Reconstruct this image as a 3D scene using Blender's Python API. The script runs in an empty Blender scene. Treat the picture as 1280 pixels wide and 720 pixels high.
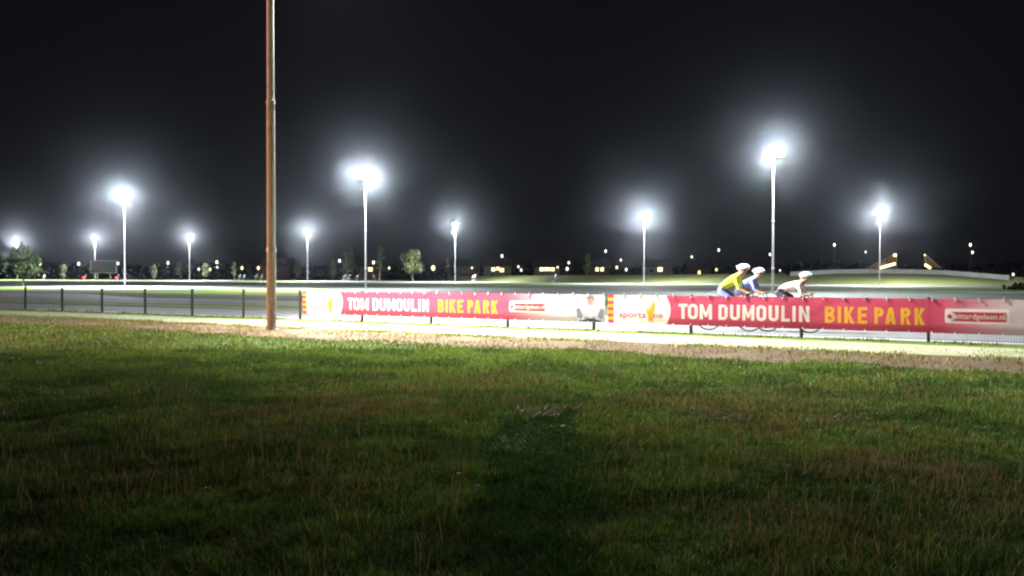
import bpy, bmesh, math, random
import numpy as np
from mathutils import Vector, Matrix, noise
random.seed(7); rng = np.random.default_rng(7)
sc = bpy.context.scene
C = sc.collection
PI = math.pi
# ------------------------------------------------------------ view geometry
F = 1033.0; HC = 1.4; HY = 344.5
PITCH = math.atan((360 - HY) / F)
def ground(x, y, z=0.0):
    """the point of the ground (height z) seen at photo position x, y"""
    d = Vector((x - 640, F, 360 - y)); d.rotate(Matrix.Rotation(-PITCH, 3, 'X'))
    t = (z - HC) / d.z
    return Vector((d.x * t, d.y * t, z))
def at(x, y, Y):
    d = Vector((x - 640, F, 360 - y)); d.rotate(Matrix.Rotation(-PITCH, 3, 'X'))
    t = Y / d.y
    return Vector((d.x * t, Y, HC + d.z * t))
# ------------------------------------------------------------ materials
def mat(name, color=(.5, .5, .5), rough=.7, metal=0.0, emit=None, estr=0.0, var=0.0, scale=5.0, bump=0.0, bscale=40.0, translucent=0.0):
    m = bpy.data.materials.new(name); m.use_nodes = True
    nt = m.node_tree; b = nt.nodes['Principled BSDF']
    b.inputs['Base Color'].default_value = (*color, 1); b.inputs['Roughness'].default_value = rough
    b.inputs['Metallic'].default_value = metal
    if emit:
        b.inputs['Emission Color'].default_value = (*emit, 1); b.inputs['Emission Strength'].default_value = estr
    tc = nt.nodes.new('ShaderNodeTexCoord')
    if var:
        n = nt.nodes.new('ShaderNodeTexNoise'); n.inputs['Scale'].default_value = scale; n.inputs['Detail'].default_value = 8
        nt.links.new(tc.outputs['Object'], n.inputs['Vector'])
        r = nt.nodes.new('ShaderNodeValToRGB')
        r.color_ramp.elements[0].position = .3; r.color_ramp.elements[1].position = .7
        r.color_ramp.elements[0].color = (*[c * (1 - var) for c in color], 1)
        r.color_ramp.elements[1].color = (*[min(1, c * (1 + var)) for c in color], 1)
        nt.links.new(n.outputs['Fac'], r.inputs['Fac']); nt.links.new(r.outputs['Color'], b.inputs['Base Color'])
    if bump:
        n2 = nt.nodes.new('ShaderNodeTexNoise'); n2.inputs['Scale'].default_value = bscale; n2.inputs['Detail'].default_value = 6
        nt.links.new(tc.outputs['Object'], n2.inputs['Vector'])
        bp = nt.nodes.new('ShaderNodeBump'); bp.inputs['Strength'].default_value = bump; bp.inputs['Distance'].default_value = .02
        nt.links.new(n2.outputs['Fac'], bp.inputs['Height']); nt.links.new(bp.outputs['Normal'], b.inputs['Normal'])
    if translucent:
        tr = nt.nodes.new('ShaderNodeBsdfTranslucent'); mx = nt.nodes.new('ShaderNodeMixShader')
        mx.inputs[0].default_value = translucent
        src = b.inputs['Base Color'].links[0].from_socket if b.inputs['Base Color'].links else None
        if src: nt.links.new(src, tr.inputs['Color'])
        else: tr.inputs['Color'].default_value = (*color, 1)
        nt.links.new(b.outputs[0], mx.inputs[1]); nt.links.new(tr.outputs[0], mx.inputs[2])
        nt.links.new(mx.outputs[0], nt.nodes['Material Output'].inputs['Surface'])
    return m

def ramp_noise_mat(name, stops, scale, rough=.95, bump=.6, bscale=30, scale2=None, stretch=None):
    """several natural colours mixed by two scales of noise"""
    m = bpy.data.materials.new(name); m.use_nodes = True
    nt = m.node_tree; b = nt.nodes['Principled BSDF']; b.inputs['Roughness'].default_value = rough
    b.inputs['Specular IOR Level'].default_value = .15
    tc = nt.nodes.new('ShaderNodeTexCoord'); mp = nt.nodes.new('ShaderNodeMapping')
    if stretch: mp.inputs['Scale'].default_value = stretch
    nt.links.new(tc.outputs['Object'], mp.inputs['Vector'])
    n = nt.nodes.new('ShaderNodeTexNoise'); n.inputs['Scale'].default_value = scale; n.inputs['Detail'].default_value = 10; n.inputs['Roughness'].default_value = .7
    nt.links.new(mp.outputs[0], n.inputs['Vector'])
    n3 = nt.nodes.new('ShaderNodeTexNoise'); n3.inputs['Scale'].default_value = scale2 or scale * 22; n3.inputs['Detail'].default_value = 4
    nt.links.new(mp.outputs[0], n3.inputs['Vector'])
    mx = nt.nodes.new('ShaderNodeMix'); mx.inputs[0].default_value = .45
    nt.links.new(n.outputs['Fac'], mx.inputs[2]); nt.links.new(n3.outputs['Fac'], mx.inputs[3])
    r = nt.nodes.new('ShaderNodeValToRGB')
    while len(r.color_ramp.elements) < len(stops): r.color_ramp.elements.new(.5)
    for e, (p, c) in zip(r.color_ramp.elements, stops): e.position = p; e.color = (*c, 1)
    nt.links.new(mx.outputs[0], r.inputs['Fac']); nt.links.new(r.outputs['Color'], b.inputs['Base Color'])
    n2 = nt.nodes.new('ShaderNodeTexNoise'); n2.inputs['Scale'].default_value = bscale; n2.inputs['Detail'].default_value = 6
    nt.links.new(tc.outputs['Object'], n2.inputs['Vector'])
    bp = nt.nodes.new('ShaderNodeBump'); bp.inputs['Strength'].default_value = bump; bp.inputs['Distance'].default_value = .03
    nt.links.new(n2.outputs['Fac'], bp.inputs['Height']); nt.links.new(bp.outputs['Normal'], b.inputs['Normal'])
    return m

M = {}
M['meadow'] = ramp_noise_mat('meadow', [(.3, (.020, .028, .010)), (.45, (.035, .060, .014)), (.55, (.050, .075, .018)), (.7, (.080, .070, .030))], .35)
M['verge'] = ramp_noise_mat('verge_grass', [(.3, (.065, .115, .018)), (.5, (.11, .18, .028)), (.7, (.17, .20, .05))], .25)
M['soil'] = ramp_noise_mat('bare_soil', [(.3, (.050, .034, .022)), (.5, (.105, .076, .050)), (.62, (.15, .11, .075)), (.75, (.21, .165, .11))], .9, bump=.9, bscale=25)
M['gravel'] = ramp_noise_mat('pale_gravel', [(.3, (.12, .16, .05)), (.42, (.26, .28, .16)), (.6, (.38, .38, .28)), (.75, (.46, .45, .36))], .8, bump=.8, bscale=35)
M['asphalt'] = ramp_noise_mat('worn_asphalt', [(.3, (.13, .13, .14)), (.6, (.20, .20, .212)), (.75, (.25, .245, .25))], .2, rough=.75, bump=.2, bscale=60)
M['asphalt_dark'] = ramp_noise_mat('dark_asphalt', [(.3, (.020, .023, .020)), (.7, (.034, .037, .034))], .2, rough=.8, bump=.2, bscale=60)
M['paint'] = mat('road_paint', (.75, .75, .72), .6, var=.1, scale=8)
M['galv'] = mat('galvanised_steel', (.27, .265, .265), .5, .35, var=.12, scale=3)
M['galv_old'] = mat('weathered_steel', (.33, .31, .30), .85, 0, var=.15, scale=6, bump=.05)
M['post'] = mat('dark_coated_steel', (.018, .022, .02), .5)
M['wire'] = mat('coated_wire', (.05, .055, .05), .5)
M['black'] = mat('black_plastic', (.02, .02, .02), .45)
M['housing'] = mat('lamp_housing', (.3, .3, .31), .4, .6)
M['lens'] = mat('floodlight_lens', (.9, .9, .9), .2, emit=(.93, .97, 1.0), estr=45)
M['lamp_warm'] = mat('warm_lantern', (.9, .8, .6), .3, emit=(1, .78, .40), estr=.13)
M['lamp_white'] = mat('white_lantern', (.9, .9, .9), .3, emit=(1, .93, .84), estr=.16)
M['lamp_green'] = mat('greenish_lantern', (.9, .9, .8), .3, emit=(.93, 1, .62), estr=.11)
M['lamp_dim'] = mat('dim_lantern', (.9, .9, .8), .3, emit=(1, .85, .5), estr=.03)
M['window_lit'] = mat('lit_window', (.8, .7, .4), .3, emit=(1, .72, .30), estr=.22)
M['window_dark'] = mat('dark_window', (.02, .02, .025), .15)
M['red_lamp'] = mat('red_lamp', (.8, .05, .08), .3, emit=(1, .07, .14), estr=.22)
M['strip_lamp'] = mat('strip_lamp', (.9, .8, .4), .3, emit=(1, .72, .22), estr=.35)
M['concrete'] = mat('weathered_concrete', (.16, .16, .15), .85, var=.15, scale=.6, bump=.2)
M['rust'] = mat('rusty_steel', (.20, .10, .05), .85, var=.3, scale=1.5)
M['brick'] = mat('brick', (.16, .08, .055), .9, var=.2, scale=3)
M['render'] = mat('pale_render', (.35, .32, .27), .9, var=.1, scale=1)
M['roof'] = mat('dark_roof_tiles', (.035, .03, .03), .8, var=.2, scale=3)
M['bark'] = mat('bark', (.09, .075, .06), .9, var=.3, scale=20, bump=.4)
def leaf_mat(name, c):
    return mat(name, c, .6, var=.45, scale=1.2, translucent=.35)
M['leaf_a'] = leaf_mat('leaf_green', (.035, .055, .014)); M['leaf_b'] = leaf_mat('leaf_yellow_green', (.065, .085, .018)); M['leaf_c'] = leaf_mat('leaf_dark', (.022, .034, .012)); M['leaf_far'] = mat('far_foliage', (.010, .014, .009), .9)

# ------------------------------------------------------------ object helpers
def link(o): C.objects.link(o); return o
def obj(name, bm, m, parent=None, smooth=False):
    me = bpy.data.meshes.new(name)
    if isinstance(bm, bmesh.types.BMesh):
        bm.normal_update(); bm.to_mesh(me); bm.free()
    else: me = bm
    for mm in (m if isinstance(m, (list, tuple)) else [m]): me.materials.append(mm)
    if smooth:
        for p in me.polygons: p.use_smooth = True
    o = link(bpy.data.objects.new(name, me))
    if parent: o.parent = parent
    return o
def tag(o, label, cat, group=None):
    o['label'] = label; o['category'] = cat
    if group: o['group'] = group
    return o
def thing(name, label, cat, loc=(0, 0, 0), rz=0, group=None):
    o = link(bpy.data.objects.new(name, None)); o.location = loc; o.rotation_euler = (0, 0, rz); o.empty_display_size = .2
    return tag(o, label, cat, group)
def struct(o, kind='structure'): o['kind'] = kind; return o
def box(bm, c, s, rot=None, mi=0):
    r = bmesh.ops.create_cube(bm, size=1.0)
    mtx = Matrix.Translation(c) @ (rot.to_4x4() if rot else Matrix()) @ Matrix.Diagonal((*s, 1))
    bmesh.ops.transform(bm, matrix=mtx, verts=r['verts'])
    for v in r['verts']:
        for f in v.link_faces: f.material_index = mi
    return r['verts']
def tube(bm, a, b, r0, r1=None, n=10, caps=True):
    a = Vector(a); b = Vector(b); r1 = r0 if r1 is None else r1
    d = b - a
    r = bmesh.ops.create_cone(bm, cap_ends=caps, segments=n, radius1=r0, radius2=r1, depth=d.length)
    q = Vector((0, 0, 1)).rotation_difference(d.normalized())
    bmesh.ops.transform(bm, matrix=Matrix.Translation((a + b) / 2) @ q.to_matrix().to_4x4(), verts=r['verts'])
    return r['verts']
def ball(bm, c, s, u=12, v=8):
    r = bmesh.ops.create_uvsphere(bm, u_segments=u, v_segments=v, radius=1)
    s = s if hasattr(s, '__len__') else (s, s, s)
    bmesh.ops.transform(bm, matrix=Matrix.Translation(c) @ Matrix.Diagonal((*s, 1)), verts=r['verts'])
    return r['verts']
def torus(bm, c, R, r, axis='Y', n=28, k=6):
    vs = []
    for i in range(n):
        a = 2 * PI * i / n; row = []
        for j in range(k):
            b = 2 * PI * j / k; rr = R + r * math.cos(b)
            p = Vector((rr * math.cos(a), r * math.sin(b), rr * math.sin(a)))
            row.append(bm.verts.new(p + Vector(c)))
        vs.append(row)
    for i in range(n):
        for j in range(k):
            bm.faces.new((vs[i][j], vs[(i + 1) % n][j], vs[(i + 1) % n][(j + 1) % k], vs[i][(j + 1) % k]))

# ------------------------------------------------------------ ground and surfaces
FA = Vector((-19.57, 33.24)); FD = Vector((.8648, -.5020)).normalized(); FN = Vector((-FD.y, FD.x))   # fence line, FN points away from the camera
def fpt(s, d=0.0): return FA + FD * s + FN * d
def fdist(x, y): return (x - FA.x) * FN.x + (y - FA.y) * FN.y
def wob(s, k, amp): return amp * (noise.noise(Vector((s * .35, k * 7.3, 0))) + .6 * noise.noise(Vector((s * 1.6, k * 3.1, 5))))

bm = bmesh.new()
xs = [-700, -300] + [-60 + 2 * i for i in range(61)] + [300, 700]
ys = [-60, -20] + [-4 + 1.5 * i for i in range(17)] + [30, 45, 60, 90, 150, 300, 500, 760]
grid = [[bm.verts.new((x, y, -.006 + (.035 * noise.noise(Vector((x * .35, y * .35, 1))) if (-55 < x < 55 and -2 < y < 19 and fdist(x, y) < -9) else 0))) for x in xs] for y in ys]
for j in range(len(ys) - 1):
    for i in range(len(xs) - 1):
        bm.faces.new((grid[j][i], grid[j][i + 1], grid[j + 1][i + 1], grid[j + 1][i]))
struct(obj('ground', bm, M['meadow'], smooth=True))

def fence_strip(name, d0, d1, z, m, amp=.15, s0=-30, s1=75, kind='structure'):
    bm = bmesh.new(); step = .25; prev = None
    n = int((s1 - s0) / step)
    for i in range(n + 1):
        s = s0 + i * step
        a = fpt(s, d0 + wob(s, d0, amp)); b = fpt(s, d1 + wob(s, d1, amp))
        cur = [bm.verts.new((a.x + (b.x - a.x) * t, a.y + (b.y - a.y) * t, z)) for t in (0, .33, .66, 1)]
        if prev:
            for k in range(3): bm.faces.new((prev[k], cur[k], cur[k + 1], prev[k + 1]))
        prev = cur
    return struct(obj(name, bm, m))
fence_strip('soil_strip', -5.5, -.1, .004, M['soil'], .45)
fence_strip('gravel_path', -2.75, -.35, .010, M['gravel'], .16)
fence_strip('verge', -.5, .35, .016, M['verge'], .1)
def sheet(name, pts, z, m):
    bm = bmesh.new(); bm.faces.new([bm.verts.new((p[0], p[1], z)) for p in pts])
    return struct(obj(name, bm, m))
def edge(l): return [ground(x, y).xy for x, y in l]
e1 = [Vector(fpt(-60, 9)), *edge([(30, 380), (175, 384), (275, 386), (380, 388)]), Vector((2, 29)), Vector((16, 22)), Vector((40, 9))]
e2 = [Vector((-80, 78)), *edge([(30, 375.5), (100, 376.5), (175, 379), (275, 380.5), (380, 383)]), Vector((0, 33.5)), Vector((14, 27)), Vector((40, 16))]
e3 = [Vector((-120, 110)), *edge([(30, 366), (100, 367.3), (175, 372.5), (275, 374), (380, 377)]), Vector((-3, 41)), Vector((10, 36)), Vector((40, 28))]
e4 = [Vector((-130, 118)), *edge([(30, 363), (100, 364), (175, 366), (275, 368), (380, 370)]), Vector((0, 52)), Vector((20, 47)), Vector((50, 42))]
e5 = [Vector((-150, 140)), *edge([(30, 359), (100, 362.5), (175, 361.8), (275, 361.5), (380, 361.2)]), Vector((-2, 82)), Vector((20, 72)), Vector((60, 58))]
e6 = [Vector((-260, 240)), *edge([(0, 352.3), (30, 352.6), (100, 355.5), (175, 357.3), (275, 358.8), (380, 360.2)]), Vector((-2, 87)), Vector((20, 76)), Vector((60, 60))]
near = [Vector(fpt(-60, .3)), Vector(fpt(70, .3))]
def band(name, a, b, z, m): return sheet(name, [*a, *reversed(b)], z, m)
band('track', near, e1, .012, M['asphalt'])
band('grass_verge', e1, e2, .008, M['verge'])
band('service_road', e2, e3, .012, M['asphalt'])
band('inner_field', e3, e4, .008, M['meadow'])
band('infield', e4, e5, .008, M['verge'])
band('far_track', e5, e6, .012, M['asphalt'])
e7 = [*edge([(-60, 350.2), (0, 350.8), (100, 352.2), (175, 352.3), (275, 353), (380, 354), (550, 358), (750, 358.3), (1040, 362), (1240, 366.5), (1330, 368)])]
e8 = [*edge([(-60, 348.6), (100, 349.4), (175, 349.5), (275, 349.8), (380, 350.4), (550, 351.3), (750, 353.4), (1040, 356.2), (1240, 358), (1330, 359)])]
e75 = [(a * .55 + b * .45) for a, b in zip([ground(x, y).xy for x, y in [(-60, 350.2), (175, 352.3), (380, 354), (550, 357.5), (750, 358.3), (1040, 362), (1240, 366.5), (1330, 368)]],
                                          [ground(x, y).xy for x, y in [(-60, 348.6), (175, 349.5), (380, 350.4), (550, 351.3), (750, 353.4), (1040, 356.2), (1240, 358), (1330, 359)]])]
band('far_verge', e7, e75, .008, M['verge'])
band('far_road', e75, e8, .012, M['asphalt'])
dk = [*edge([(-60, 352.2), (0, 352.5), (100, 355.7), (175, 357.4), (275, 358.9), (380, 360.4), (450, 364), (550, 367), (750, 371), (1040, 376), (1240, 381), (1330, 384)])]
band('dark_track', dk, e7, .018, M['asphalt_dark'])
# white edge lines on the near track
for nm, dd in (('edge_line', .75), ('edge_line', 6.1)):
    bm = bmesh.new()
    a, b, c, d = fpt(-30, dd), fpt(60, dd), fpt(60, dd + .1), fpt(-30, dd + .1)
    bm.faces.new([bm.verts.new((p.x, p.y, .016)) for p in (a, b, c, d)]); struct(obj(nm, bm, M['paint']))

# mound on the right with a low concrete wall along its crest
st = [(560, 344.6, 351.5), (690, 344.0, 353.3), (860, 342.8, 354.6), (980, 341.4, 355.4), (1045, 337.6, 355.9), (1110, 337.2, 356.3), (1180, 338.6, 356.8), (1262, 345.2, 358), (1340, 350, 359)]
bm = bmesh.new(); rows = []
fine = []
for k in range(len(st) - 1):
    for t in np.linspace(0, 1, 9)[:-1]: fine.append([st[k][i] * (1 - t) + st[k + 1][i] * t for i in range(3)])
fine.append(st[-1])
crest = []
for x, yc, yb in fine:
    b = ground(x, yb); Yc = b.y + 17
    c = at(x, yc, Yc); c.z = max(c.z, .02)
    if 985 <= x <= 1263: c.z = max(.02, c.z - .62)
    c2 = Vector((c.x * 1.1, Yc + 16, c.z)); e = Vector((c.x * 1.25, Yc + 45, -.3))
    m1 = b.lerp(c, .5); m1.z = c.z * .58
    rows.append([bm.verts.new(p) for p in (b - Vector((0, 0, .05)), b.lerp(m1, .5), m1, m1.lerp(c, .55) + Vector((0, 0, .04)), c, c2, e)])
    if x >= 985 and x <= 1263: crest.append(c.copy())
for a, b in zip(rows, rows[1:]):
    for k in range(6): bm.faces.new((a[k], b[k], b[k + 1], a[k + 1]))
M['mound'] = ramp_noise_mat('mound_grass', [(.3, (.040, .05, .018)), (.5, (.07, .082, .028)), (.7, (.10, .095, .04))], .3)
struct(obj('mound', bm, M['mound'], smooth=True))
w = thing('parapet_wall', 'long pale concrete parapet wall running along the crest of the grass mound', 'wall', crest[0])
bm = bmesh.new(); hs = [.66 for i in range(len(crest))]
base = crest[0]; pr = None
for p, h in zip(crest, hs):
    q = p - base
    cur = [bm.verts.new(q + Vector(v)) for v in ((0, 0, -.3), (0, 0, h), (0, .25, h), (0, .25, -.3))]
    if pr:
        for k in range(4): bm.faces.new((pr[k], cur[k], cur[(k + 1) % 4], pr[(k + 1) % 4]))
    else: bm.faces.new(cur[::-1])
    pr = cur
bm.faces.new(pr); obj('wall', bm, M['concrete'], w)
bm = bmesh.new(); pr = None
for p, h in zip(crest, hs):
    q = p - base
    cur = [bm.verts.new(q + Vector(v)) for v in ((0, -.05, h + .003), (0, -.05, h + .09), (0, .30, h + .09), (0, .30, h + .003))]
    if pr:
        for k in range(4): bm.faces.new((pr[k], cur[k], cur[(k + 1) % 4], pr[(k + 1) % 4]))
    else: bm.faces.new(cur[::-1])
    pr = cur
bm.faces.new(pr); obj('coping', bm, M['concrete'], w)

# two triangular wing walls of the bridge with lit handrails
def wing(label, tri, strip, lampxy, Y):
    P = [at(x, y, Y + k) for (x, y), k in zip(tri, (0, 3, 3))]
    o = P[0].copy(); t = thing('bridge_wing', label, 'bridge wall', o, 0, 'bridge wing walls')
    bm = bmesh.new()
    fr = [bm.verts.new(p - o) for p in P]; bk = [bm.verts.new(p - o + Vector((0, .25, 0))) for p in P]
    bm.faces.new(fr); bm.faces.new(bk[::-1])
    for i in range(3): bm.faces.new((fr[i], bk[i], bk[(i + 1) % 3], fr[(i + 1) % 3]))
    obj('wing_panel', bm, M['rust'], t)
    bm = bmesh.new()
    for i in (0, 1): tube(bm, P[i] - o - Vector((0, .12, 0)), P[i + 1] - o - Vector((0, .12, 0)), .09, n=6)
    for q in np.linspace(.2, .9, 6):
        a = P[0].lerp(P[1], q) - o; b = P[0].lerp(P[2], q) - o
        tube(bm, a - Vector((0, .1, 0)), b - Vector((0, .1, 0)), .05, n=6)
    obj('frame', bm, M['galv_old'], t)
    bm = bmesh.new(); a, b = [at(x, y, Y - .5) for x, y in strip]
    tube(bm, a - o, b - o, .24, n=8); obj('light_strip', bm, M['strip_lamp'], t)
    bm = bmesh.new(); ball(bm, at(*lampxy, Y + 2.4) - o, .32 if lampxy[0] < 1130 else .14); obj('lamp', bm, M['strip_lamp'], t)
wing('rusty triangular bridge wing left of the gap, rising rightwards above a glowing strip', [(1082, 335.5), (1120, 317), (1120, 334.5)], [(1100, 335), (1119, 329.6)], (1118.8, 318.8), 172)
wing('rusty triangular bridge wing right of the gap, falling rightwards above a short glowing strip', [(1176, 335.5), (1156, 317), (1156, 333)], [(1163, 335.2), (1156.5, 330.8)], (1155.8, 318.8), 172)

# ------------------------------------------------------------ fence
NB0, NB1 = -3, 17
fence = thing('mesh_fence', 'low dark steel mesh fence running beside the track behind the gravel path', 'fence', (FA.x, FA.y, .04))
ang = math.atan2(FD.y, FD.x); fence.rotation_euler.z = ang
HP = .895
pm = bmesh.new(); box(pm, (0, 0, HP / 2), (.06, .06, HP)); box(pm, (0, 0, HP + .012), (.07, .07, .02))
bmesh.ops.bevel(pm, geom=pm.edges[:], offset=.004, segments=1, affect='EDGES')
post0 = obj('post', pm, M['post'], fence); post0.location.x = NB0 * 2.5
pn = bmesh.new()
L = 2.5
for i in range(1, 50): box(pn, (i * .05, 0, .45), (.0042, .0042, .82))
for z in (.06, .26, .46, .66, .84):
    for yy in (-.006, .006): box(pn, (L / 2, yy, z), (L - .06, .006, .006))
panel0 = obj('mesh_panel', pn, M['wire'], fence); panel0.location.x = NB0 * 2.5
cm = bmesh.new(); box(cm, (0, -.037, .46), (.035, .012, .8))
clamp0 = obj('clamp', cm, M['post'], post0)
for k in range(NB0 + 1, NB1 + 1):
    p = post0.copy(); link(p); p.parent = fence; p.location.x = k * 2.5
    c = clamp0.copy(); link(c); c.parent = p
    if k < NB1:
        q = panel0.copy(); link(q); q.parent = fence; q.location.x = k * 2.5

# ------------------------------------------------------------ banners
def px_s(x):
    k = (x - 640) / F
    return (FA.y * k - FA.x) / (FD.x - FD.y * k)
def arc(cx, cy, rx, ry, a0, a1, n=5):
    return [(cx + rx * math.cos(math.radians(a0 + (a1 - a0) * i / n)), cy + ry * math.sin(math.radians(a0 + (a1 - a0) * i / n))) for i in range(n + 1)]
def rrect(x0, y0, x1, y1, r, rr=None):
    rr = rr or r
    return arc(x1 - r, y1 - rr, r, rr, 0, 90) + arc(x0 + r, y1 - rr, r, rr, 90, 180) + arc(x0 + r, y0 + rr, r, rr, 180, 270) + arc(x1 - r, y0 + rr, r, rr, 270, 360)
def letter(ch, w, h, t):
    """outlines of one letter: list of loops, the first the outside"""
    v = t * .92
    if ch == 'T': c = w / 2; return [[(0, h), (0, h - v), (c - t / 2, h - v), (c - t / 2, 0), (c + t / 2, 0), (c + t / 2, h - v), (w, h - v), (w, h)]]
    if ch == 'O': return [rrect(0, 0, w, h, w * .42, w * .42), rrect(t, v, w - t, h - v, (w - 2 * t) * .45, (w - 2 * t) * .45)]
    if ch == 'M': return [[(0, 0), (0, h), (t * .95, h), (w / 2, h * .42), (w - t * .95, h), (w, h), (w, 0), (w - t, 0), (w - t, h * .58), (w / 2 + t * .38, h * .17), (w / 2 - t * .38, h * .17), (t, h * .58), (t, 0)]]
    if ch == 'D': r = w * .45; return [[(0, 0), (0, h)] + arc(w - r, h - r, r, r, 90, 0) + arc(w - r, r, r, r, 0, -90), [(t, v), (t, h - v)] + arc(w - r, h - r, r - t, r - v, 90, 0) + arc(w - r, r, r - t, r - v, 0, -90)]
    if ch == 'U': r = w * .42; return [[(0, h), (t, h)] + [(t, r)] + arc(w / 2, r, w / 2 - t, r - v, 180, 360, 8) + [(w - t, h), (w, h)] + arc(w / 2, r, w / 2, r, 360, 180, 8)]
    if ch == 'L': return [[(0, 0), (0, h), (t, h), (t, v), (w, v), (w, 0)]]
    if ch == 'I': return [[(0, 0), (0, h), (w, h), (w, 0)]]
    if ch == 'N': return [[(0, 0), (0, h), (t * .95, h), (w - t, h * .36), (w - t, h), (w, h), (w, 0), (w - t * .95, 0), (t, h * .64), (t, 0)]]
    if ch == 'B':
        r = h * .25; return [[(0, 0), (0, h)] + arc(w * .95 - r, h - r, r, r, 90, -40) + arc(w - r * 1.02, r * 1.06, r * 1.02, r * 1.06, 40, -90), [(t, h / 2 + v * .45), (t, h - v)] + arc(w * .95 - r, h * .745, r * .4, h * .255 - v, 90, -90, 4), [(t, v), (t, h / 2 - v * .45)] + arc(w - r, h * .255, r * .4, h * .255 - v, 90, -90, 4)]
    if ch == 'E': return [[(0, 0), (0, h), (w, h), (w, h - v), (t, h - v), (t, h / 2 + v / 2), (w * .9, h / 2 + v / 2), (w * .9, h / 2 - v / 2), (t, h / 2 - v / 2), (t, v), (w, v), (w, 0)]]
    if ch == 'K': return [[(0, 0), (0, h), (t, h), (t, h * .56), (w - t * 1.25, h), (w, h), (w * .56, h * .56), (w * 1.02, 0), (w * 1.02 - t * 1.2, 0), (w * .38, h * .42), (t, h * .30), (t, 0)]]
    if ch == 'P': r = h * .28; return [[(0, 0), (0, h)] + arc(w - r, h - r, r, r, 90, -90, 8) + [(t, h - 2 * r), (t, 0)], [(t, h - 2 * r + v), (t, h - v)] + arc(w - r, h - r, r - t, r - v, 90, -90, 6)]
    if ch == 'R': r = h * .28; return [[(0, 0), (0, h)] + arc(w * .97 - r, h - r, r, r, 90, -70, 8) + [(w * 1.03, 0), (w * 1.03 - t * 1.1, 0), (w * .52, h - 2 * r), (t, h - 2 * r), (t, 0)], [(t, h - 2 * r + v), (t, h - v)] + arc(w * .97 - r, h - r, r - t, r - v, 90, -90, 6)]
    if ch == 'A': return [[(0, 0), (w / 2 - t * .55, h), (w / 2 + t * .55, h), (w, 0), (w - t * 1.05, 0), (w - t * 1.35, h * .2), (t * 1.35, h * .2), (t * 1.05, 0)], [(t * 1.62, h * .2 + v * .85), (w - t * 1.62, h * .2 + v * .85), (w / 2, h * .76)]]
S0 = 25.42
def offs(x): return px_s(x) - S0
words1 = [('T', 850, 861), ('O', 861.8, 873.8), ('M', 876.5, 891.5), ('D', 899.8, 911), ('U', 914, 926.2), ('M', 929.3, 944.3), ('O', 946.8, 959.2), ('U', 962.2, 974.6), ('L', 978, 988.5), ('I', 991.8, 995.8), ('N', 1000, 1013)]
words2 = [('B', 1032.2, 1044.5), ('I', 1048.3, 1052.3), ('K', 1056.5, 1069), ('E', 1073.3, 1085), ('P', 1094, 1105.6), ('A', 1107.4, 1121), ('R', 1126.6, 1139.2), ('K', 1144, 1157)]
ZB, ZT = .235, .935
BL, CAP, STK = .385, .35, .070
def loops_for(words):
    out = []
    for ch, a, b in words:
        o0, o1 = offs(a), offs(b)
        for lp in letter(ch, o1 - o0, CAP, STK if ch != 'I' else o1 - o0): out.append([(o0 + x, BL + y) for x, y in lp])
    return out
def fill(loops):
    """flat mesh filled between closed loops, even-odd; x = along the fence, z = height"""
    cu = bpy.data.curves.new('outline', 'CURVE'); cu.dimensions = '2D'; cu.fill_mode = 'BOTH'
    for lp in loops:
        sp = cu.splines.new('POLY'); sp.points.add(len(lp) - 1); sp.use_cyclic_u = True
        for p, (x, y) in zip(sp.points, lp): p.co = (x, y, 0, 1)
    o = link(bpy.data.objects.new('outline', cu)); bpy.context.view_layer.update()
    me = bpy.data.meshes.new_from_object(o.evaluated_get(bpy.context.evaluated_depsgraph_get()))
    bpy.data.objects.remove(o); bpy.data.curves.remove(cu)
    bm = bmesh.new(); bm.from_mesh(me); bpy.data.meshes.remove(me)
    for v in bm.verts: v.co = Vector((v.co.x, 0, v.co.y))
    return bm
def cloth_wave(x, z, seed):
    hang = (ZT - z) / (ZT - ZB)
    return .018 * noise.noise(Vector((x * .9, z * .8, seed))) + .010 * noise.noise(Vector((x * 3.1, z * 5, seed + 9))) * (1.1 - hang) - .012 * math.sin(hang * PI)
def sag(x): return -.012 * abs(math.sin(PI * x / .84)) 
def drape(bm, seed, off=0.0, step=.21):
    x0 = min(v.co.x for v in bm.verts); x1 = max(v.co.x for v in bm.verts)
    k = math.floor(x0 / step) + 1
    while k * step < x1 - 1e-4:
        bmesh.ops.bisect_plane(bm, geom=bm.verts[:] + bm.edges[:] + bm.faces[:], plane_co=(k * step, 0, 0), plane_no=(1, 0, 0)); k += 1
    for z in (.30, .37, .45, .52, .59, .66, .75, .84, .9):
        bmesh.ops.bisect_plane(bm, geom=bm.verts[:] + bm.edges[:] + bm.faces[:], plane_co=(0, 0, z), plane_no=(0, 0, 1))
    for v in bm.verts:
        x, z = v.co.x, v.co.z
        v.co.y = cloth_wave(x, z, seed) - off
        v.co.z = z + sag(x) * max(0, (z - .8) / .13)
    return bm
def print_mat(name, c, tr=.45):
    m = mat(name, c, .5, translucent=tr, bump=.25, bscale=9); m.node_tree.nodes['Principled BSDF'].inputs['Specular IOR Level'].default_value = .25
    return m
M['b_white'] = print_mat('banner_white', (.60, .60, .58)); M['b_letter'] = print_mat('letter_white', (.66, .64, .60)); M['b_yellow'] = print_mat('letter_yellow', (.66, .36, .03))
M['b_red'] = print_mat('print_red', (.44, .055, .09)); M['b_orange'] = print_mat('print_orange', (.72, .25, .03)); M['b_lime'] = print_mat('print_lime', (.55, .62, .08))
M['b_grey'] = print_mat('print_grey', (.19, .19, .28)); M['b_pale'] = print_mat('print_pale_grey', (.44, .43, .50)); M['b_dark'] = print_mat('print_dark', (.05, .045, .06)); M['b_skin'] = print_mat('print_skin', (.45, .25, .22))
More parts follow.
